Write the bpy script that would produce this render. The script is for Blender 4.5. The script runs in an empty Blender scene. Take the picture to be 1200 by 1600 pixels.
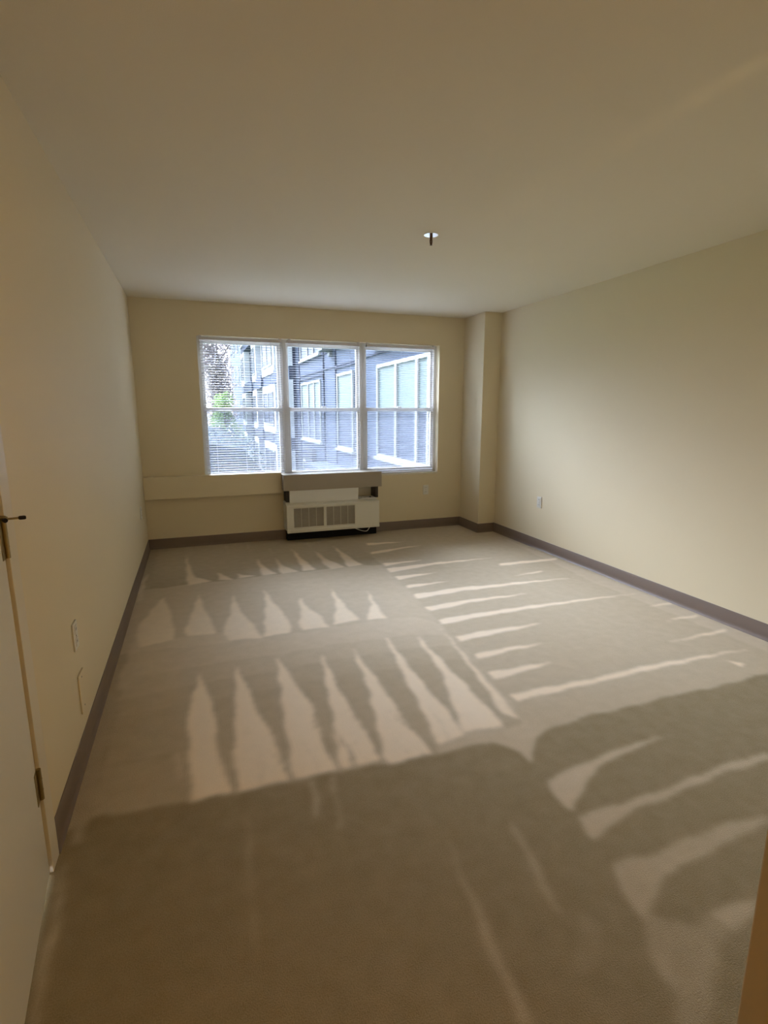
import bpy, bmesh, math, random
import numpy as np
from mathutils import Vector, Matrix

random.seed(7)
scn = bpy.context.scene
COL = scn.collection

# ------------------------------------------------------------------ camera
yaw, pitch, roll = 0.3446, -0.1911, 0.0
F = Vector((math.sin(yaw)*math.cos(pitch), math.cos(yaw)*math.cos(pitch), math.sin(pitch)))
Rv = Vector((math.cos(yaw), -math.sin(yaw), 0))
Uv = Rv.cross(F)
cam_data = bpy.data.cameras.new('camera')
cam = bpy.data.objects.new('camera', cam_data); COL.objects.link(cam)
m = Matrix((Rv, Uv, -F)).transposed().to_4x4()
m.translation = Vector((0.5055, -5.7179, 1.4013))
cam.matrix_world = m
cam_data.sensor_fit = 'VERTICAL'; cam_data.sensor_height = 36.0
cam_data.lens = 820.23*36.0/1600.0
cam_data.clip_start = 0.02; cam_data.clip_end = 300
scn.camera = cam

# ------------------------------------------------------------------ light and exposure
SKY_STRENGTH = 3.0
GLOW_DIR = (-0.19, 0.80, 0.52)      # bright hazy sky over the end of the courtyard
GLOW_STRENGTH = 205.0
GLOW_SHARPNESS = 20.0
LAMP_POWER = 300.0
LAMP_COLOR = (1.0, 0.71, 0.32)
EXPOSURE = 0.0
scn.view_settings.view_transform = 'Standard'
scn.view_settings.look = 'None'
scn.view_settings.gamma = 1.0
scn.view_settings.use_curve_mapping = False
scn.view_settings.exposure = EXPOSURE

world = bpy.data.worlds.new('sky'); scn.world = world; world.use_nodes = True
wn = world.node_tree; wn.nodes.clear()
w_out = wn.nodes.new('ShaderNodeOutputWorld'); w_bg = wn.nodes.new('ShaderNodeBackground')
w_tc = wn.nodes.new('ShaderNodeTexCoord'); w_sep = wn.nodes.new('ShaderNodeSeparateXYZ'); w_ramp = wn.nodes.new('ShaderNodeValToRGB')
w_ramp.color_ramp.elements[0].position = 0.0; w_ramp.color_ramp.elements[0].color = (0.80, 0.885, 1.08, 1)
w_ramp.color_ramp.elements[1].position = 0.7; w_ramp.color_ramp.elements[1].color = (0.72, 0.82, 1.08, 1)
wn.links.new(w_tc.outputs['Generated'], w_sep.inputs[0]); wn.links.new(w_sep.outputs['Z'], w_ramp.inputs[0])
def w_node(t, op=None, **k):
    q = wn.nodes.new(t)
    if op: q.operation = op
    for i, v in k.items(): q.inputs[int(i[1:])].default_value = v
    return q
w_dot = w_node('ShaderNodeVectorMath', 'DOT_PRODUCT', i1=Vector(GLOW_DIR).normalized())
w_max = w_node('ShaderNodeMath', 'MAXIMUM', i1=0.0); w_pow = w_node('ShaderNodeMath', 'POWER', i1=GLOW_SHARPNESS); w_mul = w_node('ShaderNodeMath', 'MULTIPLY', i1=GLOW_STRENGTH)
wn.links.new(w_tc.outputs['Generated'], w_dot.inputs[0]); wn.links.new(w_dot.outputs['Value'], w_max.inputs[0]); wn.links.new(w_max.outputs[0], w_pow.inputs[0]); wn.links.new(w_pow.outputs[0], w_mul.inputs[0])
w_add = w_node('ShaderNodeMath', 'ADD', i1=SKY_STRENGTH); wn.links.new(w_mul.outputs[0], w_add.inputs[0])
wn.links.new(w_ramp.outputs[0], w_bg.inputs['Color']); wn.links.new(w_add.outputs[0], w_bg.inputs['Strength'])
wn.links.new(w_bg.outputs[0], w_out.inputs['Surface'])

# sampling portal in the window opening (gives off no light of its own)
pl = bpy.data.lights.new('window_portal', 'AREA'); pl.shape = 'RECTANGLE'; pl.size = 2.66; pl.size_y = 1.48
pl.cycles.is_portal = True
po = bpy.data.objects.new('window_portal', pl); COL.objects.link(po)
po.location = (1.914, 0.19, 1.402); po.rotation_euler = (math.radians(-90), 0, 0)

# warm lamp of the entry area behind the partition
ll = bpy.data.lights.new('entry_lamp', 'SPOT'); ll.spot_size = math.radians(120); ll.spot_blend = 1.0; ll.energy = LAMP_POWER; ll.color = LAMP_COLOR; ll.shadow_soft_size = 0.14
lo = bpy.data.objects.new('entry_lamp', ll); COL.objects.link(lo); lo.location = (2.35, -6.0, 1.40); lo.rotation_euler = Vector((-0.02, 0.80, 0.85)).to_track_quat('-Z', 'Y').to_euler()

# ------------------------------------------------------------------ materials
def mat(name, col, rough=0.6, metal=0.0, spec=0.3, bump=0.0, bscale=80.0, var=0.0, vscale=6.0, sheen=0.0):
    m_ = bpy.data.materials.new(name); m_.use_nodes = True
    nt = m_.node_tree; b = nt.nodes['Principled BSDF']
    b.inputs['Base Color'].default_value = (*col, 1); b.inputs['Roughness'].default_value = rough
    b.inputs['Metallic'].default_value = metal; b.inputs['Specular IOR Level'].default_value = spec
    if sheen: b.inputs['Sheen Weight'].default_value = sheen
    tc = nt.nodes.new('ShaderNodeTexCoord')
    if var:
        n = nt.nodes.new('ShaderNodeTexNoise'); n.inputs['Scale'].default_value = vscale; n.inputs['Detail'].default_value = 4
        mx = nt.nodes.new('ShaderNodeMix'); mx.data_type = 'RGBA'
        mx.inputs[6].default_value = (*[c*(1-var) for c in col], 1); mx.inputs[7].default_value = (*[min(1, c*(1+var)) for c in col], 1)
        nt.links.new(tc.outputs['Object'], n.inputs['Vector']); nt.links.new(n.outputs['Fac'], mx.inputs[0]); nt.links.new(mx.outputs[2], b.inputs['Base Color'])
    if bump:
        n2 = nt.nodes.new('ShaderNodeTexNoise'); n2.inputs['Scale'].default_value = bscale; n2.inputs['Detail'].default_value = 3
        bp = nt.nodes.new('ShaderNodeBump'); bp.inputs['Strength'].default_value = bump; bp.inputs['Distance'].default_value = 0.002
        nt.links.new(tc.outputs['Object'], n2.inputs['Vector']); nt.links.new(n2.outputs['Fac'], bp.inputs['Height']); nt.links.new(bp.outputs[0], b.inputs['Normal'])
    return m_

M = {}
M['wall'] = mat('cream_wall_paint', (0.80, 0.69, 0.475), 0.6, spec=0.3, bump=0.15, bscale=180, var=0.01, vscale=2)
M['ceiling'] = mat('ceiling_paint', (0.84, 0.762, 0.595), 0.8, spec=0.15, bump=0.2, bscale=220, var=0.01, vscale=2)
M['baseboard'] = mat('mauve_vinyl_baseboard', (0.205, 0.15, 0.115), 0.45, spec=0.4, var=0.04)
M['trimpaint'] = mat('cream_trim_paint', (0.77, 0.69, 0.53), 0.4, spec=0.4)
M['doorpaint'] = mat('door_paint', (0.78, 0.74, 0.64), 0.4, spec=0.4, var=0.015, vscale=3)
M['doortan'] = mat('tan_door_paint', (0.60, 0.46, 0.26), 0.5, var=0.03, vscale=4)
M['vinyl'] = mat('window_vinyl', (0.66, 0.625, 0.55), 0.4)
M['blind'] = mat('blind_white', (0.40, 0.40, 0.42), 0.6, spec=0.1)
M['headrail'] = mat('blind_headrail', (0.72, 0.68, 0.66), 0.4)
M['ptac'] = mat('unit_beige_plastic', (0.80, 0.765, 0.66), 0.5, var=0.01)
M['ptacwhite'] = mat('unit_white_panel', (0.86, 0.84, 0.78), 0.5)
M['grille'] = mat('grille_taupe', (0.60, 0.54, 0.44), 0.6)
M['grilledark'] = mat('grille_backing', (0.30, 0.255, 0.20), 0.8)
M['cover'] = mat('cover_taupe_board', (0.43, 0.37, 0.29), 0.6, var=0.03)
M['black'] = mat('under_unit_shade_black', (0.012, 0.010, 0.009), 0.7, spec=0.2)  # deep shade under the unit put into the colour
M['darkbrown'] = mat('dark_brown_metal', (0.06, 0.045, 0.035), 0.6)
M['brass'] = mat('aged_brass', (0.36, 0.28, 0.13), 0.45, metal=0.9)
M['steel'] = mat('brushed_steel', (0.42, 0.38, 0.32), 0.35, metal=0.9)
M['rubber'] = mat('dark_rubber', (0.02, 0.015, 0.012), 0.7)
M['plate'] = mat('outlet_plate', (0.82, 0.79, 0.71), 0.35)
M['slot'] = mat('outlet_slot', (0.05, 0.045, 0.04), 0.6)
M['chrome'] = mat('white_glossy_escutcheon', (0.92, 0.93, 0.94), 0.14, metal=0.95)
M['bronze'] = mat('bronze_sprinkler', (0.085, 0.040, 0.018), 0.4, metal=0.35)
M['cord'] = mat('white_cord', (0.80, 0.78, 0.72), 0.5)
M['siding'] = mat('blue_grey_siding', (0.060, 0.072, 0.103), 0.8, var=0.03, vscale=0.7)
M['sidingband'] = mat('slate_band_panel', (0.047, 0.058, 0.086), 0.8, var=0.03, vscale=0.7)
M['sidingtrim'] = mat('dark_reveal_strip', (0.034, 0.040, 0.062), 0.8)
M['baywhite'] = mat('white_bay_siding', (0.55, 0.56, 0.58), 0.7)
M['extframe'] = mat('white_exterior_frame', (0.29, 0.295, 0.30), 0.5)
M['extdark'] = mat('dark_grey_facade', (0.06, 0.075, 0.11), 0.8, var=0.03, vscale=0.5)
M['extglass'] = mat('reflective_dark_pane', (0.050, 0.059, 0.085), 0.5, spec=0.08)
M['extblind'] = mat('pale_curtain_pane', (0.105, 0.132, 0.13), 0.5, var=0.1, vscale=2.5)
M['louver'] = mat('grey_louver', (0.045,0.045,0.065), 0.6)
M['lamp'] = mat('floodlight_casing', (0.12,0.125,0.13), 0.5)
M['lawn'] = mat('lawn_green', (0.16,0.24,0.12), 0.9, var=0.3, vscale=3)
M['path'] = mat('concrete_path', (0.42,0.43,0.44), 0.9, var=0.08, vscale=2)
M['bark'] = mat('tree_bark', (0.16, 0.12, 0.10), 0.9, var=0.2, vscale=8)
M['leafpale'] = mat('pale_blossom_leaves', (0.40, 0.35, 0.34), 0.8, var=0.25, vscale=2)
M['leafgreen'] = mat('fresh_green_leaves', (0.22, 0.32, 0.12), 0.7, var=0.3, vscale=2)
M['leafdark'] = mat('dark_hedge_leaves', (0.055, 0.075, 0.085), 0.8, var=0.3, vscale=2)

def mix_transparent(name, tint, other, fac):
    m_ = bpy.data.materials.new(name); m_.use_nodes = True; nt = m_.node_tree; nt.nodes.clear()
    o = nt.nodes.new('ShaderNodeOutputMaterial'); t = nt.nodes.new('ShaderNodeBsdfTransparent'); t.inputs[0].default_value = (*tint, 1)
    mx = nt.nodes.new('ShaderNodeMixShader'); mx.inputs[0].default_value = fac
    if other == 'glossy':
        s = nt.nodes.new('ShaderNodeBsdfGlossy'); s.inputs['Roughness'].default_value = 0.02
        fr = nt.nodes.new('ShaderNodeFresnel'); fr.inputs['IOR'].default_value = 1.3; nt.links.new(fr.outputs[0], mx.inputs[0])
    else:
        s = nt.nodes.new('ShaderNodeBsdfDiffuse'); s.inputs[0].default_value = (*other, 1)
    nt.links.new(t.outputs[0], mx.inputs[1]); nt.links.new(s.outputs[0], mx.inputs[2]); nt.links.new(mx.outputs[0], o.inputs[0])
    return m_
for k in ('leafpale', 'leafgreen', 'leafdark'):       # thin leaves let light through
    nt = M[k].node_tree; b = nt.nodes['Principled BSDF']; o = nt.nodes['Material Output']
    tr = nt.nodes.new('ShaderNodeBsdfTranslucent'); mx = nt.nodes.new('ShaderNodeMixShader'); mx.inputs[0].default_value = 0.5
    nt.links.new(b.inputs['Base Color'].links[0].from_socket, tr.inputs[0]); nt.links.new(b.outputs[0], mx.inputs[1]); nt.links.new(tr.outputs[0], mx.inputs[2]); nt.links.new(mx.outputs[0], o.inputs[0])
for k in ('siding', 'sidingband', 'sidingtrim', 'baywhite', 'extframe', 'extdark', 'extglass', 'extblind', 'louver', 'lamp', 'lawn', 'path', 'bark', 'leafpale', 'leafgreen', 'leafdark'):
    M[k].node_tree.nodes['Principled BSDF'].inputs['Specular IOR Level'].default_value = 0.03
M['glass'] = mix_transparent('clear_window_glass', (0.96, 0.98, 0.98), 'glossy', 0.05)
M['screen'] = mix_transparent('fine_insect_mesh', (1, 1, 1), (0.36, 0.37, 0.42), 0.20)

def carpet_material():
    m_ = bpy.data.materials.new('vacuumed_taupe_carpet'); m_.use_nodes = True; nt = m_.node_tree; b = nt.nodes['Principled BSDF']
    at = nt.nodes.new('ShaderNodeAttribute'); at.attribute_name = 'nap_and_light'
    tc = nt.nodes.new('ShaderNodeTexCoord')
    n1 = nt.nodes.new('ShaderNodeTexNoise'); n1.inputs['Scale'].default_value = 260; n1.inputs['Detail'].default_value = 2
    n2 = nt.nodes.new('ShaderNodeTexNoise'); n2.inputs['Scale'].default_value = 14; n2.inputs['Detail'].default_value = 5
    for n in (n1, n2): nt.links.new(tc.outputs['Object'], n.inputs['Vector'])
    def math_(op, a, b_):
        q = nt.nodes.new('ShaderNodeMath'); q.operation = op
        for i, v in enumerate((a, b_)):
            if isinstance(v, (int, float)): q.inputs[i].default_value = v
            else: nt.links.new(v, q.inputs[i])
        return q.outputs[0]
    f1 = math_('MULTIPLY', math_('SUBTRACT', n1.outputs['Fac'], 0.5), 0.32)
    f2 = math_('MULTIPLY', math_('SUBTRACT', n2.outputs['Fac'], 0.5), 0.18)
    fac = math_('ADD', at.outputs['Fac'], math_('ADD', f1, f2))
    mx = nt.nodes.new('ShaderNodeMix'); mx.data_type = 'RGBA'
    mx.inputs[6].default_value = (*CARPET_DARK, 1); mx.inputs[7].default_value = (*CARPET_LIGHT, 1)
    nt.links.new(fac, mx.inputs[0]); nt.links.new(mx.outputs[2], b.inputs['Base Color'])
    b.inputs['Roughness'].default_value = 0.95; b.inputs['Specular IOR Level'].default_value = 0.1
    bp = nt.nodes.new('ShaderNodeBump'); bp.inputs['Strength'].default_value = 0.5; bp.inputs['Distance'].default_value = 0.004
    nt.links.new(n1.outputs['Fac'], bp.inputs['Height']); nt.links.new(bp.outputs[0], b.inputs['Normal'])
    return m_
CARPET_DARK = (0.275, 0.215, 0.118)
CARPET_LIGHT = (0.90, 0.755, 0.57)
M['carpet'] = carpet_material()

# ------------------------------------------------------------------ helpers
def wloc(o):
    v = Vector((0, 0, 0))
    while o is not None: v += o.location; o = o.parent
    return v
def box(bm, x0, x1, y0, y1, z0, z1, bev=0.0, seg=2, mtx=None):
    r = bmesh.ops.create_cube(bm, size=1.0); vs = r['verts']
    for v in vs: v.co = Vector((x0+(v.co.x+.5)*(x1-x0), y0+(v.co.y+.5)*(y1-y0), z0+(v.co.z+.5)*(z1-z0)))
    if bev:
        es = list({e for v in vs for e in v.link_edges})
        r2 = bmesh.ops.bevel(bm, geom=es, offset=bev, segments=seg, affect='EDGES', profile=0.6)
        vs = list({v for v in vs if v.is_valid} | set(r2['verts']))
    if mtx is not None:
        for v in vs: v.co = mtx @ v.co
    return vs
def tube(bm, pts, rad, n=10, cap=True):
    pts = [Vector(p) for p in pts]; rings = []
    rr = rad if isinstance(rad, (list, tuple)) else [rad]*len(pts)
    for i, p in enumerate(pts):
        d = (pts[min(i+1, len(pts)-1)]-pts[max(i-1, 0)]).normalized()
        a = d.orthogonal().normalized() if i == 0 else (pa-d*pa.dot(d)).normalized()
        pa = a; b = d.cross(a)
        rings.append([bm.verts.new(p+rr[i]*(math.cos(t)*a+math.sin(t)*b)) for t in [2*math.pi*k/n for k in range(n)]])
    for A, B in zip(rings, rings[1:]):
        for k in range(n): bm.faces.new((A[k], A[(k+1) % n], B[(k+1) % n], B[k]))
    if cap: bm.faces.new(rings[0][::-1]); bm.faces.new(rings[-1])
def lathe(bm, prof, c, n=32, axis='Z'):
    rings = []
    for r, h in prof:
        ring = []
        for k in range(n):
            t = 2*math.pi*k/n; v = Vector((r*math.cos(t), r*math.sin(t), h))
            if axis == 'X': v = Vector((v.z, v.x, v.y))
            if axis == 'Y': v = Vector((v.y, v.z, v.x))
            ring.append(bm.verts.new(Vector(c)+v))
        rings.append(ring)
    for A, B in zip(rings, rings[1:]):
        for k in range(n): bm.faces.new((A[k], A[(k+1) % n], B[(k+1) % n], B[k]))
    bm.faces.new(rings[0][::-1]); bm.faces.new(rings[-1])
def obj(name, bm, material, parent=None, smooth=False, loc=None, label=None):
    bmesh.ops.recalc_face_normals(bm, faces=bm.faces[:])
    me = bpy.data.meshes.new(name)
    off = wloc(parent) if parent is not None else Vector(loc or (0, 0, 0))
    for v in bm.verts: v.co -= off
    bm.to_mesh(me); bm.free()
    me.materials.append(material)
    if smooth:
        for p in me.polygons: p.use_smooth = True
        if hasattr(me, 'set_sharp_from_angle'): me.set_sharp_from_angle(angle=math.radians(40))
    o = bpy.data.objects.new(name, me); COL.objects.link(o)
    if parent is not None: o.parent = parent
    else: o.location = off
    if label: o['label'] = label
    return o
def boxes(name, material, parent, *bs, bev=0.0, **k):
    bm = bmesh.new()
    for b in bs: box(bm, *b, bev=bev)
    return obj(name, bm, material, parent, **k)
def thing(name, label, cat, loc, group=None):
    o = bpy.data.objects.new(name, None); COL.objects.link(o); o.location = loc; o.empty_display_size = 0.1
    o['label'] = label; o['category'] = cat
    if group: o['group'] = group
    return o
def tag(o, label, cat, group=None):
    o['label'] = label; o['category'] = cat
    if group: o['group'] = group
    return o
def struct(o, label=None, cat=None):
    o['kind'] = 'structure'
    if label: o['label'] = label
    if cat: o['category'] = cat
    return o

# ------------------------------------------------------------------ carpet floor with vacuum marks and daylight falloff in its tone
MARKS = [
(0.35,[(-0.025,0.256),(0.103,-0.014),(0.085,-1.879),(0.077,-2.674),(0.077,-3.5),(0.082,-3.901),(-0.004,-3.899),(0.001,-3.232)]),
(0.52,[(-0.051,-1.332),(0.364,-1.313),(0.971,-1.274),(1.896,-1.264),(2.09,-1.334),(2.078,-2.125),(1.987,-2.73),(1.659,-2.526),(0.848,-2.557),(0.511,-2.55),(0.115,-2.486),(-0.006,-2.523)]),
(0.36,[(0.071,-2.551),(0.129,-2.508),(0.511,-2.55),(0.848,-2.557),(1.659,-2.526),(1.888,-2.564),(1.985,-2.77),(1.93,-3.452),(1.861,-3.965),(1.343,-3.955),(0.414,-3.891),(0.083,-3.866)]),  # nested strips put daylight falloff towards the viewer into the tone
(0.42,[(0.071,-2.551),(0.129,-2.508),(0.511,-2.55),(0.848,-2.557),(1.659,-2.526),(1.888,-2.564),(1.985,-2.77),(1.944,-3.223),(1.554,-3.204),(1.09,-3.178),(0.768,-3.19),(0.384,-3.192),(0.098,-3.217)]),
(0.5,[(0.071,-2.551),(0.129,-2.508),(0.511,-2.55),(0.848,-2.557),(1.659,-2.526),(1.888,-2.564),(1.985,-2.77),(1.953,-3.061),(1.632,-3.014),(1.135,-2.994),(0.79,-3.016),(0.383,-3.027),(0.08,-3.061)]),
(0.57,[(0.071,-2.551),(0.129,-2.508),(0.511,-2.55),(0.848,-2.557),(1.659,-2.526),(1.888,-2.564),(1.985,-2.77),(1.961,-2.919),(1.709,-2.828),(1.181,-2.801),(0.815,-2.818),(0.38,-2.812),(0.054,-2.832)]),
(0.85,[(0.365,-0.339),(0.359,-0.814),(0.386,-1.327),(0.566,-1.277),(0.438,-1.11),(0.395,-0.788)]),
(0.8,[(0.623,-1.042),(0.623,-1.264),(0.755,-1.292),(0.677,-1.154)]),
(0.8,[(0.79,-1.138),(0.79,-1.278),(0.934,-1.247),(0.84,-1.199)]),
(0.85,[(0.995,-0.699),(0.981,-1.271),(1.114,-1.255),(1.054,-1.101),(1.02,-0.893)]),
(0.8,[(1.169,-0.736),(1.149,-1.267),(1.298,-1.263),(1.21,-1.042)]),
(0.9,[(1.376,-0.435),(1.356,-1.014),(1.343,-1.25),(1.466,-1.249),(1.41,-0.909)]),
(0.8,[(1.589,-0.61),(1.572,-1.092),(1.585,-1.292),(1.718,-1.263),(1.642,-0.992)]),
(0.9,[(1.816,-0.491),(1.779,-0.955),(1.752,-1.26),(1.901,-1.25),(1.845,-0.889)]),
(0.55,[(0.736,-0.103),(0.755,-0.498),(0.759,-0.111)]),
(0.55,[(0.962,-0.132),(0.966,-0.528),(0.986,-0.14)]),
(0.55,[(1.165,-0.359),(1.156,-0.731),(1.188,-0.367)]),
(0.55,[(1.592,-0.195),(1.553,-0.597),(1.616,-0.204)]),
(0.7,[(0.04,-0.848),(0.019,-1.269),(0.032,-1.608),(0.054,-1.553),(0.055,-0.924)]),
(0.55,[(0.04,-1.611),(0.044,-2.074),(0.071,-2.551),(0.043,-2.93),(0.111,-2.954),(0.122,-2.569),(0.099,-2.134)]),
(0.62,[(0.077,-2.126),(0.071,-2.551),(0.129,-2.508),(0.511,-2.55),(0.848,-2.557),(0.854,-2.507),(0.8,-2.472),(0.56,-2.37),(0.321,-2.386)]),
(0.85,[(0.212,-1.556),(0.136,-1.843),(0.077,-2.126),(0.119,-2.454),(0.307,-2.399),(0.293,-2.163),(0.271,-1.938)]),
(0.88,[(0.466,-1.575),(0.41,-2.033),(0.36,-2.287),(0.375,-2.369),(0.558,-2.397),(0.557,-2.258),(0.504,-1.975)]),
(0.9,[(0.714,-1.681),(0.666,-2.079),(0.615,-2.279),(0.607,-2.433),(0.623,-2.52),(0.834,-2.552),(0.809,-2.389),(0.766,-2.205),(0.727,-1.909)]),
(0.95,[(0.951,-1.633),(0.904,-2.118),(0.85,-2.539),(1.007,-2.531),(1.032,-2.344),(0.996,-2.055),(0.966,-1.837)]),
(0.9,[(1.19,-1.89),(1.142,-2.204),(1.084,-2.405),(1.093,-2.519),(1.262,-2.531),(1.26,-2.338),(1.211,-2.181),(1.199,-2.027)]),
(0.95,[(1.468,-1.777),(1.397,-2.199),(1.301,-2.504),(1.487,-2.486),(1.477,-2.348),(1.461,-2.222),(1.468,-1.963)]),
(0.98,[(1.722,-1.88),(1.66,-2.244),(1.543,-2.493),(1.662,-2.518),(1.686,-2.352),(1.699,-2.154)]),
(1,[(0.452,-2.903),(0.403,-3.266),(0.4,-3.623),(0.418,-3.899),(0.56,-3.897),(0.523,-3.667),(0.508,-3.238)]),
(1,[(0.647,-2.889),(0.6,-3.337),(0.571,-3.897),(0.777,-3.904),(0.735,-3.563),(0.687,-3.199)]),
(1,[(0.882,-2.837),(0.83,-3.354),(0.785,-3.896),(0.957,-3.914),(0.953,-3.431)]),
(1,[(1.124,-2.875),(1.056,-3.367),(0.966,-3.907),(1.149,-3.915),(1.129,-3.462)]),
(1,[(1.323,-2.882),(1.254,-3.438),(1.155,-3.941),(1.351,-3.94),(1.336,-3.569)]),
(1,[(1.565,-2.765),(1.466,-3.479),(1.399,-3.907),(1.554,-3.871),(1.556,-3.361)]),
(1,[(1.753,-2.81),(1.687,-3.347),(1.552,-3.856),(1.744,-3.883),(1.75,-3.469)]),
(0.95,[(1.947,-2.821),(1.868,-3.391),(1.782,-3.792),(1.887,-3.92),(1.888,-3.557)]),
(0.5,[(1.404,-3.896),(1.346,-3.95),(1.744,-3.966),(1.736,-3.866),(1.557,-3.864)]),
(0.25,[(0.514,-3.664),(0.565,-3.918),(0.577,-3.915)]),
(0.25,[(0.714,-3.662),(0.777,-3.925),(0.79,-3.921)]),
(0.25,[(0.931,-3.456),(0.958,-3.937),(0.972,-3.933)]),
(0.25,[(1.113,-3.489),(1.155,-3.941),(1.17,-3.937)]),
(0.25,[(1.304,-3.557),(1.36,-3.955),(1.376,-3.951)]),
(0.25,[(1.01,-3.484),(1.022,-3.915),(1.036,-3.912)]),
(0.72,[(0.642,-3.414),(0.68,-3.879),(0.685,-3.877)]),
(0.72,[(0.868,-3.525),(0.884,-3.888),(0.891,-3.886)]),
(0.72,[(1.058,-3.622),(1.075,-3.889),(1.082,-3.886)]),
(0.72,[(1.247,-3.69),(1.254,-3.905),(1.261,-3.903)]),
(0.72,[(1.492,-3.592),(1.463,-3.879),(1.471,-3.876)]),
(0.72,[(0.657,-3.715),(0.663,-3.904),(0.669,-3.902)]),
(0.6,[(0.342,-3.578),(0.353,-3.741),(0.37,-3.751),(0.36,-3.589)]),
(0.3,[(0.09,-3.558),(0.342,-3.583),(0.343,-3.602),(0.093,-3.582)]),
(0.34,[(0.839,-3.936),(0.824,-4.13),(0.841,-4.127),(0.858,-3.943)]),
(0.28,[(0.914,-3.942),(0.887,-4.194),(0.896,-4.198),(0.933,-3.949)]),
(0.33,[(1.224,-4.311),(1.166,-4.672),(1.139,-4.876),(1.132,-4.916),(1.158,-4.926),(1.176,-4.809),(1.189,-4.619)]),
(0.3,[(1.446,-4.368),(1.408,-4.561),(1.382,-4.722),(1.401,-4.723),(1.426,-4.586),(1.453,-4.415)]),
(0.2,[(0.583,-4.035),(0.574,-4.333),(0.571,-4.541),(0.582,-4.545),(0.589,-4.338),(0.599,-4.04)]),
(0.5,[(0.047,-4.053),(0.043,-4.352),(0.065,-4.533),(0.078,-4.538),(0.064,-4.346),(0.057,-4.13)]),
(0.33,[(0.024,-3.735),(0.038,-3.971),(0.079,-3.965),(0.058,-3.822)]),
(0.15,[(1.464,-4.733),(1.321,-4.849),(1.39,-4.874),(1.495,-4.775)]),
(0.45,[(2.077,-0.454),(2.057,-1.406),(2.026,-2.136),(1.978,-2.738),(1.918,-3.428),(1.846,-3.919),(1.92,-3.973),(2.175,-3.948),(2.553,-3.955),(2.935,-3.95),(3.384,-3.946),(3.834,-3.639),(3.732,-0.519),(3.614,0.04),(2.514,0.116)]),
(0.55,[(3.685,-0.597),(3.761,-3.667),(3.615,-3.768),(3.55,-2.366)]),
(1,[(2.107,-0.846),(2.094,-0.94),(2.724,-0.767)]),
(1,[(2.184,-0.493),(2.17,-0.584),(2.599,-0.576)]),
(1,[(2.086,-1.274),(2.071,-1.364),(2.495,-1.283)]),
(1,[(2.073,-1.435),(2.054,-1.551),(2.591,-1.467),(3.161,-1.457),(2.617,-1.415)]),
(1,[(2.061,-1.681),(2.049,-1.778),(2.449,-1.692)]),
(1,[(2.053,-1.924),(2.046,-2.004),(2.427,-1.943)]),
(1,[(2.039,-2.141),(2.028,-2.236),(2.422,-2.201),(3.495,-2.216),(2.462,-2.126)]),
(1,[(2.011,-2.423),(2.008,-2.502),(2.314,-2.457),(2.886,-2.428),(2.35,-2.392)]),
(1,[(1.998,-2.668),(1.984,-2.752),(2.338,-2.717),(3,-2.703),(3.687,-2.716),(3.029,-2.667),(2.379,-2.649)]),
(1,[(1.987,-2.948),(1.969,-3.029),(2.25,-2.997),(2.631,-2.953),(2.292,-2.93)]),
(1,[(1.97,-3.201),(1.956,-3.267),(2.175,-3.236),(2.436,-3.218),(2.206,-3.187)]),
(1,[(1.94,-3.428),(1.922,-3.502),(2.11,-3.476),(2.343,-3.443),(2.145,-3.425)]),
(1,[(1.923,-3.659),(1.911,-3.724),(2.242,-3.716),(2.874,-3.699),(3.592,-3.7),(2.919,-3.658),(2.28,-3.67)]),
(1,[(3.079,-1.714),(3.692,-1.726),(3.739,-1.665),(3.122,-1.646)]),
(1,[(2.995,-2.016),(3.332,-1.998),(3.357,-1.963)]),
(1,[(3.507,-2.96),(3.759,-2.976),(3.796,-2.943)]),
(1,[(3.412,-3.202),(3.714,-3.218),(3.748,-3.189)]),
(1,[(3.159,-3.462),(3.664,-3.476),(3.706,-3.444)]),
(1,[(3.276,-3.764),(3.291,-3.836),(3.35,-3.813)]),
(0.5,[(1.982,-2.839),(1.962,-3.092),(1.847,-3.947),(1.828,-3.955),(1.926,-3.079),(1.958,-2.83)]),
(0.5,[(1.613,-3.939),(1.702,-4.06),(1.704,-4.151),(1.782,-4.049),(1.912,-3.965),(1.895,-3.899),(1.778,-3.894)]),
(0.08,[(1.708,-4.145),(1.793,-4.037),(1.852,-3.991),(1.91,-3.968),(2.158,-3.946),(2.572,-3.94),(3.36,-3.955),(2.091,-4.883),(1.623,-5.105),(1.449,-5.042),(1.575,-4.842),(1.659,-4.627),(1.688,-4.413),(1.694,-4.251)]),
(0.56,[(1.698,-4.246),(1.695,-4.284),(1.676,-4.391),(1.695,-4.404),(1.783,-4.334),(1.857,-4.283),(1.945,-4.245),(2.174,-4.198),(2.415,-4.185),(2.198,-4.174),(1.962,-4.2),(1.763,-4.229)]),
(0.48,[(1.685,-4.439),(1.669,-4.535),(1.744,-4.504),(1.917,-4.478),(2.131,-4.459),(2.375,-4.448),(2.638,-4.45),(2.688,-4.416),(2.418,-4.415),(2.093,-4.433),(1.889,-4.445),(1.836,-4.435),(1.751,-4.441)]),
(0.37,[(1.649,-4.628),(1.625,-4.7),(1.598,-4.796),(1.621,-4.797),(1.703,-4.759),(1.765,-4.734),(1.817,-4.719),(1.948,-4.704),(2.109,-4.695),(2.299,-4.682),(2.336,-4.657),(2.132,-4.637),(1.93,-4.636),(1.779,-4.643)]),
(0.47,[(1.701,-4.711),(1.817,-4.719),(1.948,-4.704),(2.109,-4.695),(2.127,-4.682),(1.866,-4.692)]),
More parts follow.
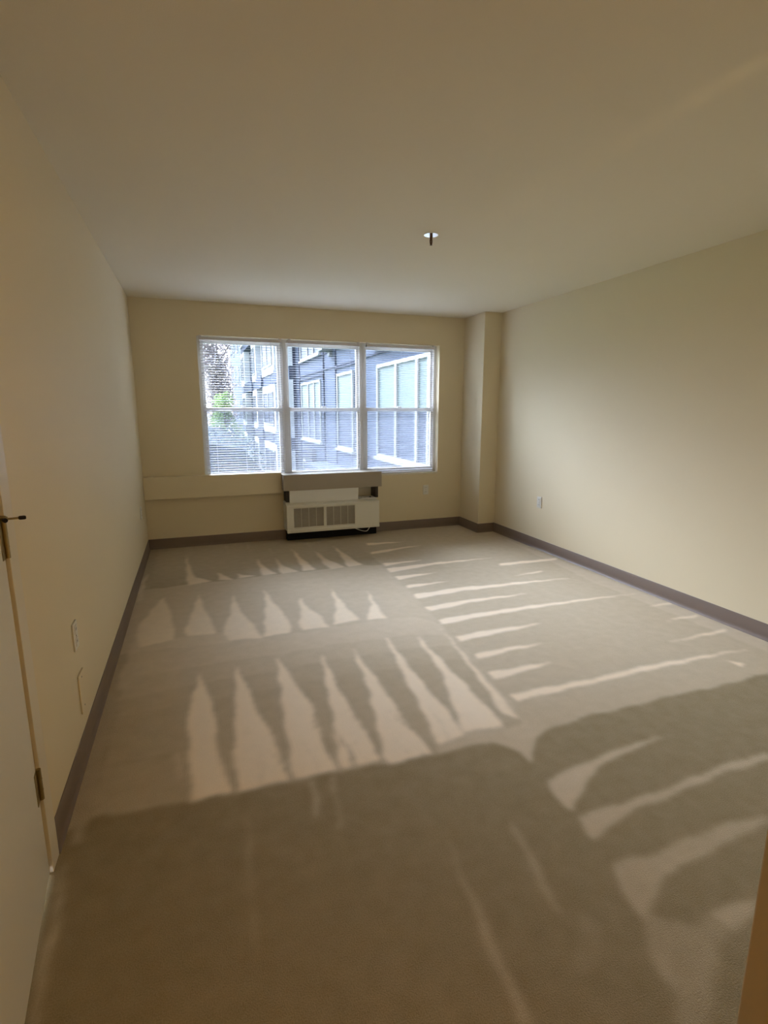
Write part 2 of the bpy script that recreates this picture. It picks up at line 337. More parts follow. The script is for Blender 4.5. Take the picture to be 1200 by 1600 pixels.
(0.25,[(1.598,-4.796),(1.575,-4.842),(1.532,-4.92),(1.529,-4.97),(1.519,-4.998),(1.454,-5.044),(1.512,-5.065),(1.606,-5.029),(1.753,-4.926),(1.805,-4.918),(1.782,-4.855),(1.717,-4.86),(1.67,-4.836),(1.651,-4.8)]),
(0.42,[(1.785,-4.852),(1.899,-4.86),(1.991,-4.867),(1.902,-4.898),(1.805,-4.918)]),
(0.32,[(1.541,-4.912),(1.522,-4.956),(1.547,-4.974),(1.578,-4.965),(1.57,-4.94),(1.618,-4.89)])]
W, H, YB = 3.770, 2.45, -7.6           # room width, height, rear end
CX, CY = 3.557, -0.457                 # corner column
WX0, WX1, WZ0, WZ1 = 0.590, 3.240, 0.670, 2.135   # window opening

def make_floor():
    st = 0.0125
    nx, ny = int(round(W/st))+1, int(round(6.3/st))+1
    xs = np.linspace(0, W, nx); ys = np.linspace(-6.3, 0, ny)
    X, Y = np.meshgrid(xs, ys)
    nap_and_light = np.full(X.shape, 0.08)
    # tone raised towards the window wall, making up for shade below the sill
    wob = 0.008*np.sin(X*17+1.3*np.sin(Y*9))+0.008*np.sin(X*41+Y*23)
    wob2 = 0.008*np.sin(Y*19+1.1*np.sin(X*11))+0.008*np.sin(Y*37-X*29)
    nap_and_light += np.clip((Y+2.0)/1.2, 0, 1)*0.34
    XX, YY = X+wob*0.6, Y+wob2*0.6
    for v, pts in MARKS:
        P = np.array(pts); pad = 0.03
        ix0, ix1 = np.searchsorted(xs, [P[:, 0].min()-pad, P[:, 0].max()+pad]); iy0, iy1 = np.searchsorted(ys, [P[:, 1].min()-pad, P[:, 1].max()+pad])
        if ix1 <= ix0 or iy1 <= iy0: continue
        cov = np.zeros((iy1-iy0, ix1-ix0)); k = 0
        for dx, dy in ((-.003, -.003), (.003, -.003), (-.003, .003), (.003, .003)):
            sx, sy = XX[iy0:iy1, ix0:ix1]+dx, YY[iy0:iy1, ix0:ix1]+dy
            ins = np.zeros(sx.shape, bool)
            for (x1, y1), (x2, y2) in zip(P, np.roll(P, -1, 0)):
                c = ((y1 > sy) != (y2 > sy))
                if y1 != y2: ins ^= c & (sx < (x2-x1)*(sy-y1)/(y2-y1)+x1)
            cov += ins; k += 1
        cov /= k
        sub = nap_and_light[iy0:iy1, ix0:ix1]
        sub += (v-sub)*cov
    for _ in range(1):      # soften the pile edges by a couple of centimetres
        nap_and_light[1:-1] = (nap_and_light[:-2]+2*nap_and_light[1:-1]+nap_and_light[2:])/4
        nap_and_light[:, 1:-1] = (nap_and_light[:, :-2]+2*nap_and_light[:, 1:-1]+nap_and_light[:, 2:])/4
    me = bpy.data.meshes.new('floor')
    co = np.stack([X, Y, np.zeros_like(X)], -1).reshape(-1, 3)
    idx = np.arange(nx*ny).reshape(ny, nx)
    q = np.stack([idx[:-1, :-1], idx[:-1, 1:], idx[1:, 1:], idx[1:, :-1]], -1).reshape(-1, 4)
    # rear part of the floor behind the viewpoint
    nv = len(co)
    co = np.vstack([co, [[0, YB, 0], [W, YB, 0], [W, -6.3, 0], [0, -6.3, 0]]])
    q = np.vstack([q, [[nv, nv+1, nv+2, nv+3]]])
    me.vertices.add(len(co)); me.vertices.foreach_set('co', co.astype(np.float32).ravel())
    me.loops.add(q.size); me.loops.foreach_set('vertex_index', q.astype(np.int32).ravel())
    me.polygons.add(len(q)); me.polygons.foreach_set('loop_start', np.arange(0, q.size, 4, dtype=np.int32))
    me.update(calc_edges=True); me.validate()
    a = me.attributes.new('nap_and_light', 'FLOAT', 'POINT'); a.data.foreach_set('value', np.concatenate([nap_and_light.ravel(), np.full(4, 0.17)]).astype(np.float32))
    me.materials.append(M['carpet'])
    o = bpy.data.objects.new('floor', me); COL.objects.link(o); struct(o, 'taupe carpet floor with vacuum cleaner stripes', 'floor')
make_floor()

# ------------------------------------------------------------------ room shell
T = 0.2
struct(boxes('wall_back', M['wall'], None, (-T, WX0, 0, T, -0.02, H+.02), (WX1, W+T, 0, T, -0.02, H+.02), (WX0, WX1, 0, T, -0.02, WZ0), (WX0, WX1, 0, T, WZ1, H+.02)), 'dim cream back wall around the triple window', 'wall')
DY0, DY1, DZ = -4.93, -4.075, 2.04      # door opening in the left wall
struct(boxes('wall_left', M['wall'], None, (-T, 0, DY1, 0, -0.02, H+.02), (-T, 0, YB, DY0, -0.02, H+.02), (-T, 0, DY0, DY1, DZ, H+.02), (-T-.05, -0.13, DY0-.05, DY1+.05, -0.02, DZ+.05)), 'cream left wall with door and cover plates', 'wall')
struct(boxes('wall_right', M['wall'], None, (W, W+T, YB, 0, -0.02, H+.02)), 'cream right wall brightly lit by daylight', 'wall')
struct(boxes('wall_rear', M['wall'], None, (-T, W+T, YB-T, YB, -0.02, H+.02)), 'cream wall behind the viewpoint', 'wall')
struct(boxes('ceiling', M['ceiling'], None, (-T, W+T, YB-T, T, H, H+.15)), 'plain off-white ceiling', 'ceiling')
struct(boxes('wall_column', M['wall'], None, (CX, W+.01, CY, 0.01, -0.01, H+.01), bev=0.004), 'cream boxed column in far corner', 'column')
struct(boxes('wall_entry', M['wall'], None, (2.235, W+.01, -5.314, -5.194, -0.01, H+.01), bev=0.003), 'cream entry partition beside the open door', 'wall')
struct(boxes('door_2', M['doortan'], None, (1.406, 2.225, -5.244, -5.194, 0.012, 2.03), bev=0.003), 'edge of tan door at bottom corner of view', 'door')

def baseboard(name, a, b, nrm, label):
    """vinyl cove base from a to b (floor points), projecting along nrm, with a small toe"""
    a, b, n = Vector((*a, 0)), Vector((*b, 0)), Vector((*nrm, 0))
    bm = bmesh.new(); prof = [(0, 0), (0.016, 0), (0.012, 0.006), (0.007, 0.016), (0.005, 0.03), (0.005, 0.100), (0.003, 0.104), (0, 0.104)]
    ra = [bm.verts.new(a+n*p+Vector((0, 0, z))) for p, z in prof]; rb = [bm.verts.new(b+n*p+Vector((0, 0, z))) for p, z in prof]
    k = len(prof)
    for i in range(k): bm.faces.new((ra[i], ra[(i+1) % k], rb[(i+1) % k], rb[i]))
    bm.faces.new(ra); bm.faces.new(rb[::-1])
    return struct(obj(name, bm, M['baseboard'], smooth=True), label, 'baseboard')
baseboard('baseboard_left', (0, -4.0), (0, 0), (1, 0), 'mauve-brown cove base along the left wall')
baseboard('baseboard_back', (0, 0), (CX, 0), (0, -1), 'mauve-brown cove base under the window wall')
baseboard('baseboard_right', (W, -5.19), (W, CY), (-1, 0), 'mauve-brown cove base along the right wall')
baseboard('baseboard_column_side', (CX, CY-.005), (CX, 0), (-1, 0), 'cove base on column side facing window')
baseboard('baseboard_column_front', (CX-.005, CY), (W, CY), (0, -1), 'cove base on column front')

# ------------------------------------------------------------------ door on the left
struct(boxes('trim_1', M['trimpaint'], None, (0, 0.012, DY1+.003, DY1+.075, 0, DZ+.065), (0, 0.012, DY0-.075, DY0-.003, 0, DZ+.065), (0, 0.012, DY0-.003, DY1+.003, DZ+.0, DZ+.065),
             (-0.13, 0.001, DY1-.004, DY1+.010, 0, DZ), (-0.13, 0.004, DY0-.012, DY0+.012, 0, DZ), bev=0.002), 'cream door casing on left wall', 'door casing')
hy = DY1-.0045
def door():
    hinge = Vector((0.004, hy, 0)); ang = math.radians(6)
    mt = Matrix.Translation(hinge) @ Matrix.Rotation(ang, 4, 'Z')
    bm = bmesh.new(); box(bm, -0.036, 0.0, -0.815, -0.003, 0.012, DZ-.006, bev=0.002, mtx=mt)
    d = struct(obj('door_1', bm, M['doorpaint'], loc=hinge), 'flush cream door hinged on the left wall', 'door')
    for i, z in enumerate((0.312, 1.058, 1.83)):
        bm = bmesh.new()
        tube(bm, [hinge+Vector((0.006, 0.002, z-.05)), hinge+Vector((0.006, 0.002, z+.05))], 0.0065, 10)
        for zz in (-.018, .018): tube(bm, [hinge+Vector((0.006, 0.002, z+zz-.0008)), hinge+Vector((0.006, 0.002, z+zz+.0008))], 0.0072, 10)
        box(bm, 0.0003, 0.0018, -0.034, 0.0, z-.05, z+.05, mtx=mt)
        h = obj('hinge', bm, M['brass'], d, smooth=True, label='aged brass door hinge')
        if i == 1:      # hinge-pin stop
            bm = bmesh.new(); c = hinge+Vector((0.006, 0.002, z+.056))
            lathe(bm, [(0.011, -.004), (0.011, .006), (0.006, .010)], c, 16)
            tube(bm, [c+Vector((0.008, 0.0, .001)), c+Vector((0.034, .008, .001))], 0.0030, 10)
            s = obj('door_stop', bm, M['brass'], d, smooth=True, label='hinge pin stop with dark rubber tip')
            bm = bmesh.new(); q = c+Vector((0.033, .008, .001))
            tube(bm, [q, q+Vector((0.003, .001, 0)), q+Vector((0.014, .003, 0)), q+Vector((0.017, .004, 0))], [0.0035, 0.0055, 0.0055, 0.004], 12)
            obj('rubber_tip', bm, M['rubber'], s, smooth=True)
            bm = bmesh.new(); q = c+Vector((0.008, -.014, .001))
            tube(bm, [c+Vector((0, -.006, .001)), q, q+Vector((0.004, -.010, 0))], [0.0035, 0.006, 0.006], 12)
            obj('rubber_tip', bm, M['rubber'], s, smooth=True)
    bm = bmesh.new()
    lathe(bm, [(0.03, 0), (0.03, .006), (0.012, .01), (0.012, .05)], (0, -0.755, 1.0), 20, 'X'); 
    box(bm, .044, .058, -0.765, -0.64, .992, 1.008, bev=.004)
    for v in bm.verts: v.co = mt @ v.co
    obj('door_handle', bm, M['steel'], d, smooth=True)
door()

# ------------------------------------------------------------------ window: three double-hung units side by side
def window(n, x0, x1, label):
    fw, yf0, yf1 = 0.034, 0.078, 0.165
    bm = bmesh.new()
    for b in ((x0, x0+fw, yf0, yf1, WZ0, WZ1), (x1-fw, x1, yf0, yf1, WZ0, WZ1), (x0+fw, x1-fw, yf0, yf1, WZ0, WZ0+.03), (x0+fw, x1-fw, yf0, yf1, WZ1-.035, WZ1)): box(bm, *b, bev=0.003)
    w = struct(obj('window_%d' % n, bm, M['vinyl'], loc=((x0+x1)/2, .12, WZ0)), label, 'window')
    zm = 1.411; a, b = x0+fw, x1-fw; s = 0.026
    def sash(name, y, z0, z1, mt, mb):
        bm = bmesh.new()
        for q in ((a, a+s, y, y+.028, z0, z1), (b-s, b, y, y+.028, z0, z1), (a+s, b-s, y, y+.028, z0, z0+mb), (a+s, b-s, y, y+.028, z1-mt, z1)): box(bm, *q, bev=0.002)
        o = obj(name, bm, M['vinyl'], w)
        boxes('window_pane', M['glass'], o, (a+s-.004, b-s+.004, y+.011, y+.015, z0+mb-.004, z1-mt+.004))
        return o
    sash('upper_sash', 0.124, zm-.018, WZ1-.035, .03, .036)
    ls = sash('lower_sash', 0.090, WZ0+.03, zm+.022, .042, .04)
    boxes('sash_lock', M['vinyl'], ls, ((a+b)/2-.025, (a+b)/2+.025, .094, .116, zm+.022, zm+.034), bev=.003)
    boxes('insect_screen', M['screen'], w, (a+.004, b-.004, .156, .158, WZ0+.03, zm), label='fine grey insect screen')
window(1, WX0, 1.447, 'left double-hung window with trees beyond')
window(2, 1.447, 2.328, 'middle double-hung window above the air conditioner')
window(3, 2.328, WX1, 'right double-hung window nearest the column')
struct(boxes('trim_2', M['trimpaint'], None, (WX0, WX1, -0.006, .078, WZ0-.016, WZ0+.004), bev=.003), 'pale window stool under the three windows', 'window sill')

def blind(x0, x1, label):
    r = thing('window_blind', label, 'blind', ((x0+x1)/2, .04, WZ1), 'white mini blinds in the window')
    ztop = WZ1-.016
    bm = bmesh.new(); box(bm, x0, x1, .018, .048, ztop-.026, ztop, bev=.002)
    for x in (x0+.012, x1-.012): box(bm, x-.012, x+.012, .016, .052, ztop-.028, WZ1, bev=.002)
    obj('headrail', bm, M['headrail'], r)
    z0, z1, pitch = WZ0+.045, ztop-.034, 0.0245; n = int((z1-z0)/pitch)
    bm = bmesh.new()
    for k in range(n+1):
        z = z0+k*pitch; up, lo_ = [], []
        for i in range(5):
            t = -1+i*.5; y = .033+t*.0125; zz = z+.0020*(1-t*t)+t*0.0002
            up.append((y, zz+.0005)); lo_.append((y, zz-.0004))
        pr = up+lo_[::-1]
        A = [bm.verts.new((x0+.006, y, q)) for y, q in pr]; B = [bm.verts.new((x1-.006, y, q)) for y, q in pr]; c = len(pr)
        for i in range(c): bm.faces.new((A[i], A[(i+1) % c], B[(i+1) % c], B[i]))
        bm.faces.new(A); bm.faces.new(B[::-1])
    obj('slats', bm, M['blind'], r, smooth=True)
    bm = bmesh.new(); box(bm, x0+.004, x1-.004, .021, .045, WZ0+.012, WZ0+.024, bev=.003); obj('bottom_rail', bm, M['headrail'], r)
    for f in (.14, .5, .86):
        x = x0+f*(x1-x0); bm = bmesh.new()
        for y in (.0195, .0465): tube(bm, [(x, y, WZ0+.02), (x, y, ztop-.02)], .0007, 5)
        obj('ladder_cord', bm, M['blind'], r)
blind(0.612, 1.428, 'white mini blind over the window with trees outside')
blind(1.500, 2.285, 'white mini blind in the middle window above the air conditioner')
blind(2.362, 3.192, 'white mini blind in the window nearest the corner column')

# ------------------------------------------------------------------ ledge, heater cover and through-wall unit
tag(boxes('boxed_ledge', M['wall'], None, (0.002, 1.3605, -0.075, -0.001, 0.524, 0.748), bev=.004, loc=(.69, -.04, .524)), 'long cream boxed ledge on back wall under the window', 'ledge')

def heater_cover():
    r = thing('heater_cover', 'taupe box cover mounted above the air conditioner under the window', 'cover', (1.91, 0, .565))
    x0, x1, y0, z0, z1 = 1.362, 2.458, -0.200, 0.563, 0.733
    boxes('front_board', M['cover'], r, (x0, x1, y0, y0+.016, z0, z1), bev=.002)
    boxes('top_board', M['cover'], r, (x0+.001, x1-.001, y0+.016, -.001, z1-.017, z1-.001), bev=.001)
    for a in (x0+.001, x1-.017): boxes('end_board', M['cover'], r, (a, a+.016, y0+.016, -.001, z0, z1-.017), bev=.001)
    for a in (x0+.03, x1-.062): boxes('dark_end_block', M['darkbrown'], r, (a, a+.03, -.17, -.001, .437, z0+.05), bev=.001, label='dark block under the cover')  # dark-brown blocks between cover and unit at both ends
heater_cover()

def ptac():
    r = thing('air_conditioner', 'cream wall air conditioner with two vent grilles under the window', 'air conditioner', (1.9, -.1, 0))
    x0, x1, y0, z0, z1 = 1.378, 2.412, -0.250, 0.118, 0.408
    bm = bmesh.new()
    # casing behind the front, with sloping rounded top
    prof = [(-.001, z0+.01), (y0+.02, z0+.01), (y0+.02, z1-.03), (y0+.03, z1-.008), (y0+.05, z1+.004), (-.16, .428), (-.001, .432)]
    A = [bm.verts.new((x0+.003, y, z)) for y, z in prof]; B = [bm.verts.new((x1-.003, y, z)) for y, z in prof]; c = len(prof)
    for i in range(c): bm.faces.new((A[i], A[(i+1) % c], B[(i+1) % c], B[i]))
    bm.faces.new(A); bm.faces.new(B[::-1])
    obj('casing', bm, M['ptac'], r)
    # front cover: bars around two grille openings
    g = [(1.452, 1.776), (1.806, 2.128)]; gz0, gz1 = .168, .378
    bm = bmesh.new(); yb = y0+.022
    for b in ((x0, x1, y0, yb, z0, gz0), (x0, x1, y0, yb, gz1, z1), (x0, g[0][0], y0, yb, gz0, gz1), (g[0][1], g[1][0], y0, yb, gz0, gz1), (g[1][1], x1, y0, yb, gz0, gz1)): box(bm, *b)
    bmesh.ops.remove_doubles(bm, verts=bm.verts[:], dist=1e-5)
    fr = obj('front_panel', bm, M['ptac'], r)
    boxes('bottom_lip', M['ptac'], r, (x0-.001, x1+.001, y0-.008, y0+.03, z0-.004, z0+.030), bev=.006)
    boxes('top_lip', M['ptac'], r, (x0-.001, x1+.001, y0-.006, y0+.045, z1-.016, z1+.006), bev=.008)
    for a, b in g:
        bm = bmesh.new()
        k = 15
        for i in range(k):
            z = gz0+(i+.5)*(gz1-gz0)/k
            box(bm, a, b, y0+.003, y0+.014, z-.0042, z+.0024)
        gr = obj('vent_grille', bm, M['grille'], r, label='taupe vent grille of thin louvres')
        for i in (1, 2, 3):
            x = a+i*(b-a)/4; boxes('grille_bar', M['ptac'], gr, (x-.0022, x+.0022, y0+.002, y0+.014, gz0, gz1))
        boxes('grille_backing', M['grilledark'], gr, (a, b, y0+.0165, y0+.0195, gz0, gz1))
    # white baffle standing on the top, tilted slightly forward
    mt = Matrix.Translation((0, -.165, .425)) @ Matrix.Rotation(math.radians(6), 4, 'X')
    bm = bmesh.new(); box(bm, 1.425, 2.188, -.010, 0, 0, .165, bev=.003, mtx=mt); obj('baffle_panel', bm, M['ptacwhite'], r, label='white baffle panel standing on the unit')
    cp = boxes('control_panel', M['ptacwhite'], r, (2.205, 2.395, -.190, -.06, .425, .437), bev=.004)
    for i, x in enumerate((2.25, 2.29, 2.345)):
        bm = bmesh.new(); lathe(bm, [(.010, 0), (.010, .006), (.008, .008)], (x, -.13, .436), 16); obj('control_knob', bm, M['darkbrown'] if i == 2 else M['ptac'], cp, smooth=True)
    boxes('shade_base', M['black'], r, (1.400, 2.428, -.100, -.0165, 0.0, .128), bev=.002, label='near-black block for the shade under the unit')  # near-black block put in for the deep shade below the unit
    bm = bmesh.new()
    pts = []
    for t in np.linspace(0, 1, 24):
        x = 2.05+.31*t; z = .122-.072*math.sin(math.pi*min(1, t*.62+.0))**2 if t < .8 else .05+.072*((t-.8)/.2)**1.3
        y = -.118-.05*math.sin(math.pi*t)
        pts.append((x, y, z))
    tube(bm, pts, .0042, 8); obj('power_cord', bm, M['cord'], r, smooth=True, label='white cord looping below the unit')
ptac()

# ------------------------------------------------------------------ outlets and plates
def outlet(origin, u, n, label, kind='duplex', w=.070, h=.114):
    """cover plate centred at origin; u runs along the wall, n points into the room"""
    u, n, z, o = Vector(u), Vector(n), Vector((0, 0, 1)), Vector(origin)
    mt = Matrix.Translation(o) @ Matrix((u, n, z)).transposed().to_4x4()
    r = thing('wall_outlet' if kind == 'duplex' else 'cover_plate', label, 'outlet' if kind == 'duplex' else 'cover plate', o)
    bm = bmesh.new(); box(bm, -w/2, w/2, 0, .007, -h/2, h/2, bev=.003, mtx=mt); obj('plate', bm, M['plate'] if kind == 'duplex' else M['wall'], r)
    if kind == 'duplex':
        for dz in (-.026, .026):
            bm = bmesh.new(); box(bm, -.017, .017, .004, .0095, dz-.017, dz+.017, bev=.004, mtx=mt); rc = obj('receptacle', bm, M['plate'], r)
            bm = bmesh.new()
            for dx in (-.006, .006): box(bm, dx-.001, dx+.001, .009, .0099, dz-.003, dz+.009, mtx=mt)
            obj('slots', bm, M['slot'], rc)
    for dz in ((0,) if kind == 'duplex' else (-h/2+.02, h/2-.02)):
        bm = bmesh.new(); box(bm, -.003, .003, .006, .0085, dz-.003, dz+.003, bev=.0012, mtx=mt); obj('screw', bm, M['steel'], r)
    return r
outlet((0, -3.43, .510), (0, -1, 0), (1, 0, 0), 'cream outlet plate on left wall beyond the door')
outlet((0, -3.42, .262), (0, -1, 0), (1, 0, 0), 'tall flat cover plate low on left wall just above baseboard', 'blank', .09, .165)
outlet((0, -.50, .475), (0, -1, 0), (1, 0, 0), 'small outlet on left wall near the far corner')
outlet((W, -1.303, .484), (0, 1, 0), (-1, 0, 0), 'white outlet on the bright right wall')
outlet((3.09, 0, .466), (-1, 0, 0), (0, -1, 0), 'cream outlet on back wall between air conditioner and column')

# ------------------------------------------------------------------ ceiling sprinkler
def sprinkler(x, y):
    r = thing('fire_sprinkler', 'ceiling sprinkler with bright round escutcheon and bronze stem', 'sprinkler', (x, y, H))
    bm = bmesh.new(); lathe(bm, [(.043, 0), (.043, -.008), (.012, -.008)], (x, y, H), 40); obj('escutcheon', bm, M['chrome'], r, smooth=True)
    bm = bmesh.new(); lathe(bm, [(.009, -.008), (.009, -.026), (.007, -.029), (.007, -.040)], (x, y, H), 20)
    for s in (-1, 1): tube(bm, [(x+s*.006, y, H-.030), (x+s*.0085, y, H-.042), (x+s*.006, y, H-.056), (x, y, H-.062)], .002, 8)
    tube(bm, [(x, y, H-.038), (x, y, H-.064)], .0045, 10)
    obj('sprinkler_body', bm, M['bronze'], r, smooth=True)
    bm = bmesh.new(); lathe(bm, [(.008, -.0625), (.0085, -.064), (.003, -.066)], (x, y, H), 20); obj('deflector', bm, M['bronze'], r, smooth=True)
sprinkler(1.935, -2.58)

# ------------------------------------------------------------------ neighbouring wing outside (faces -x at x = 4.5)
FX, GZ = 4.5, -3.3
def building():
    r = thing('apartment_building', 'blue-grey apartment wing with white bays seen through the windows', 'building', (6.5, 20, GZ))
    PIT = 2.85
    boxes('wall', M['siding'], r, (FX, 9, .25, 15.9, GZ, 9.4), label='blue-grey siding wall')
    boxes('wall', M['extdark'], r, (FX, 9, 36.9, 52, GZ, 12.5), label='dark grey far section')
    # recessed centre section
    boxes('wall', M['siding'], r, (FX+.12, 9, 15.9, 36.9, GZ, 9.4))
    def trim(y0, y1, z0, z1, p=.03, m_='sidingtrim', n='band_trim'): return boxes(n, M[m_], r, (FX-p, FX+.02, y0, y1, z0, z1))
    for k in (-1, 0, 1, 2):
        z = k*PIT
        trim(.25, 15.9, z-.215, z-.175)            # dark line under each floor band
        trim(.25, 15.9, z+.27, z+.30, .02)
    trim(15.86, 15.95, GZ, 9.4, .10, 'sidingtrim', 'downspout')
    def win(y0, y1, z0, z1, mull, x=FX, pane='extblind', sill=True, surround=None):
        f = .07
        bm = bmesh.new()
        for b in ((y0-f, y0, z0-f, z1+f), (y1, y1+f, z0-f, z1+f), (y0, y1, z0-f, z0), (y0, y1, z1, z1+f)): box(bm, x-.05, x+.02, b[0], b[1], b[2], b[3])
        for m_ in mull: box(bm, x-.045, x+.02, m_-.05, m_+.05, z0, z1)
        zm_ = z0+(z1-z0)*.5
        w = obj('window', bm, M['extframe'], r)
        boxes('pane', M[pane], w, (x-.012, x+.015, y0, y1, zm_, z1))
        boxes('pane', M['extglass'], w, (x-.012, x+.015, y0, y1, z0, zm_))
        if sill: boxes('sill', M['extframe'], w, (x-.10, x+.02, y0-.15, y1+.15, z0-.13, z0-f))
        if surround:
            a0, a1, b0, b1 = surround; bm = bmesh.new()
            for b in ((a0-.05, a0, b0, b1), (a1, a1+.05, b0, b1), (a0, a1, b1-.05, b1)): box(bm, x-.035, x+.01, *b)
            obj('surround', bm, M['sidingtrim'], w)
        return w
    for k in (-1, 0, 1, 2):
        dz = k*PIT
        pa = 'extblind' if k >= 0 else 'extglass'
        win(3.02, 5.72, .43+dz, 2.33+dz, (3.52, 4.61), pane=pa)
        win(7.78, 9.26, .40+dz, 2.35+dz, (), pane=pa, surround=(7.32, 9.50, -.3+dz, 2.62+dz))
        win(11.52, 14.6, .42+dz, 2.32+dz, (12.42, 13.4), pane=pa, surround=(11.05, 15.0, -.5+dz, 2.55+dz))
        for yy in ((12.4, 13.6), (4.0, 5.2)) if k <= 0 else ():
            bm = bmesh.new(); box(bm, FX-.16, FX+.02, yy[0], yy[1], -.52+dz, .05+dz, bev=.01)
            a = obj('air_conditioner_louver', bm, M['louver'], r)
            bm = bmesh.new()
            for i in range(7): box(bm, FX-.175, FX-.15, yy[0]+.05, yy[1]-.05, -.47+dz+i*.07, -.445+dz+i*.07)
            obj('louver_slats', bm, M['sidingtrim'], a)
    # protruding white bays with windows
    for i, (y0, y1) in enumerate(((16.0, 17.4), (19.8, 24.4), (27.2, 29.4), (34.2, 36.9))):
        for k in (-1, 0, 1, 2):
            z = k*PIT
            boxes('white_bay', M['baywhite'], r, (FX-.28, FX+.1, y0, y1, z+.30, z+PIT-.22))
            boxes('bay_band', M['sidingband'], r, (FX-.24, FX+.1, y0, y1, z-.22, z+.30))
            if y1-y0 > 2: win(y0+.55, y1-.55, z+.75, z+2.25, ((y0+y1)/2,), x=FX-.28, pane='extglass', sill=False)
    for (y0, y1) in ((17.4, 19.8), (24.4, 27.2), (29.4, 34.2)):
        for k in (-1, 0, 1, 2):
            z = k*PIT
            win(y0+.25, y1-.25, z+.45, z+2.3, ((y0+y1)/2,), x=FX+.12, pane='extglass')
            boxes('balcony', M['sidingband'], r, (FX-.34, FX+.13, y0+.05, y1-.05, z-.22, z+.42))
    for k in (-1, 0, 1, 2):
        for y0 in (38.6, 42.5, 46.5): win(y0, y0+1.3, k*PIT+.7, k*PIT+2.2, (), pane='extblind', sill=False)
    # small floodlight and white strip added as a sunlit streak
    bm = bmesh.new(); box(bm, FX-.34, FX-.02, 9.8, 10.35, 3.12, 3.22, bev=.02); box(bm, FX-.08, FX, 9.95, 10.2, 2.98, 3.16, bev=.01)
    obj('floodlight', bm, M['lamp'], r)
    boxes('sunlit_streak', M['extframe'], r, (FX-.18, FX+.02, 3.3, 6.1, 2.78, 2.83))
    boxes('roof', M['extdark'], r, (FX-.3, 9.2, .2, 37.0, 9.4, 9.7))
    boxes('lower_ledge', M['sidingband'], r, (FX-.75, FX+.02, 2.4, 10.6, -.34, -.2), label='low projecting canopy ledge')
    boxes('ledge_edge', M['extglass'], r, (FX-.78, FX-.74, 2.4, 10.6, -.36, -.18))
building()

struct(boxes('ground_lawn', M['lawn'], None, (-30, 60, .4, 90, GZ-.2, GZ)), 'green lawn strip below the neighbouring wing', 'lawn')
struct(boxes('path_concrete', M['path'], None, (2.6, 4.3, .5, 60, GZ, GZ+.03)), 'concrete path along the neighbouring wing', 'path')

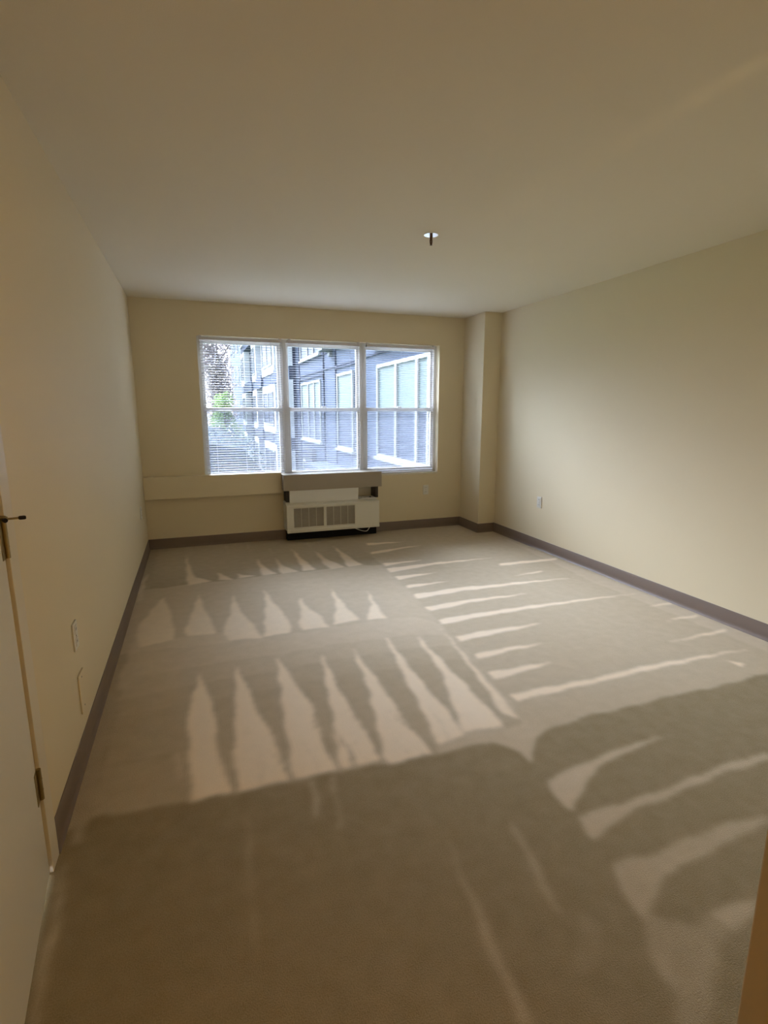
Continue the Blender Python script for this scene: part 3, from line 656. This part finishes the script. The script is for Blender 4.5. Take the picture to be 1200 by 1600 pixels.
def leaves(bm, n, c, rad, size, rng):
    c = Vector(c)
    for _ in range(n):
        while True:
            v = Vector((rng.uniform(-1, 1), rng.uniform(-1, 1), rng.uniform(-1, 1)))
            if .25 < v.length < 1: break
        p = c+Vector((v.x*rad[0], v.y*rad[1], v.z*rad[2]))
        a = Vector((rng.uniform(-1, 1), rng.uniform(-1, 1), rng.uniform(-1, 1))).normalized(); b = a.orthogonal().normalized(); s = size*rng.uniform(.6, 1.3)
        q = [p+a*s, p+b*s*.55, p-a*s, p-b*s*.55]
        bm.faces.new([bm.verts.new(x) for x in q])
def tree(name, x, y, h, crown, leafmat, label, cat, n, size, seed, group=None):
    rng = random.Random(seed)
    r = thing(name, label, cat, (x, y, GZ), group)
    bm = bmesh.new(); tube(bm, [(x, y, GZ), (x+.05, y, GZ+h*.3), (x-.05, y+.1, GZ+h*.6), (x+.05, y, GZ+h*.92)], [.17, .14, .09, .02], 9)
    for k in range(9):
        t = rng.uniform(.3, .8); a = rng.uniform(0, 6.28); L = crown[0]*rng.uniform(.6, 1.0)
        p = Vector((x, y, GZ+h*t)); e = p+Vector((math.cos(a)*L, math.sin(a)*L, L*rng.uniform(.5, 1.1)))
        tube(bm, [p, (p+e)/2+Vector((0, 0, -.1)), e], [.06, .04, .012], 6)
    obj('trunk', bm, M['bark'], r, smooth=True)
    bm = bmesh.new()
    for k in range(14):
        a = rng.uniform(0, 6.28); q = rng.uniform(.1, .75); zz = rng.uniform(-.75, .8)
        leaves(bm, n//14, (x+math.cos(a)*crown[0]*q*(1-abs(zz)*.5), y+math.sin(a)*crown[1]*q*(1-abs(zz)*.5), GZ+h-crown[2]+zz*crown[2]), (crown[0]*.45, crown[1]*.45, crown[2]*.34), size, rng)
    obj('foliage', bm, leafmat, r)
tree('blossom_tree', 2.55, 37.5, 12.5, (1.6, 1.5, 5.4), M['leafpale'], 'tall pale sparse tree outside the left window', 'tree', 8000, .125, 3)
tree('young_tree', 2.6, 32.6, 5.8, (1.2, 1.3, 2.2), M['leafgreen'], 'lower green tree beyond the pale tree outside', 'tree', 2200, .10, 5)
tree('conifer_tree', 0.2, 50.0, 11.0, (2.0, 1.6, 4.5), M['leafpale'], 'faint tall tree at the far left outside', 'tree', 2200, .11, 9)
def hedge():
    rng = random.Random(11)
    r = thing('hedge', 'dark hedge bank along the garden outside left window', 'hedge', (1.4, 20, GZ))
    bm = bmesh.new()
    prof = [(-.6, GZ), (3.0, GZ), (2.9, GZ+2.4), (2.2, GZ+3.3), (.5, GZ+3.6), (-.5, GZ+2.8)]
    A = [bm.verts.new((x, 14.5, z)) for x, z in prof]; B = [bm.verts.new((x, 30, z+.3)) for x, z in prof]
    for i in range(6): bm.faces.new((A[i], A[(i+1) % 6], B[(i+1) % 6], B[i]))
    bm.faces.new(A); bm.faces.new(B[::-1]); obj('hedge_body', bm, M['leafdark'], r)
    bm = bmesh.new()
    for _ in range(3500):
        y = rng.uniform(14.3, 30); t = rng.random()
        if t < .35: p = (rng.uniform(-.5, 3.0), 14.4+rng.uniform(-.12, .1), rng.uniform(GZ, GZ+3.2))
        elif t < .6: p = (2.95+rng.uniform(-.1, .12), y, rng.uniform(GZ, GZ+2.4))
        else: p = (rng.uniform(-.4, 2.7), y, GZ+3.35+rng.uniform(-.3, .35))
        leaves(bm, 1, p, (.08, .08, .08), .085, rng)
    obj('leaf_cover', bm, M['leafdark'], r)
hedge()
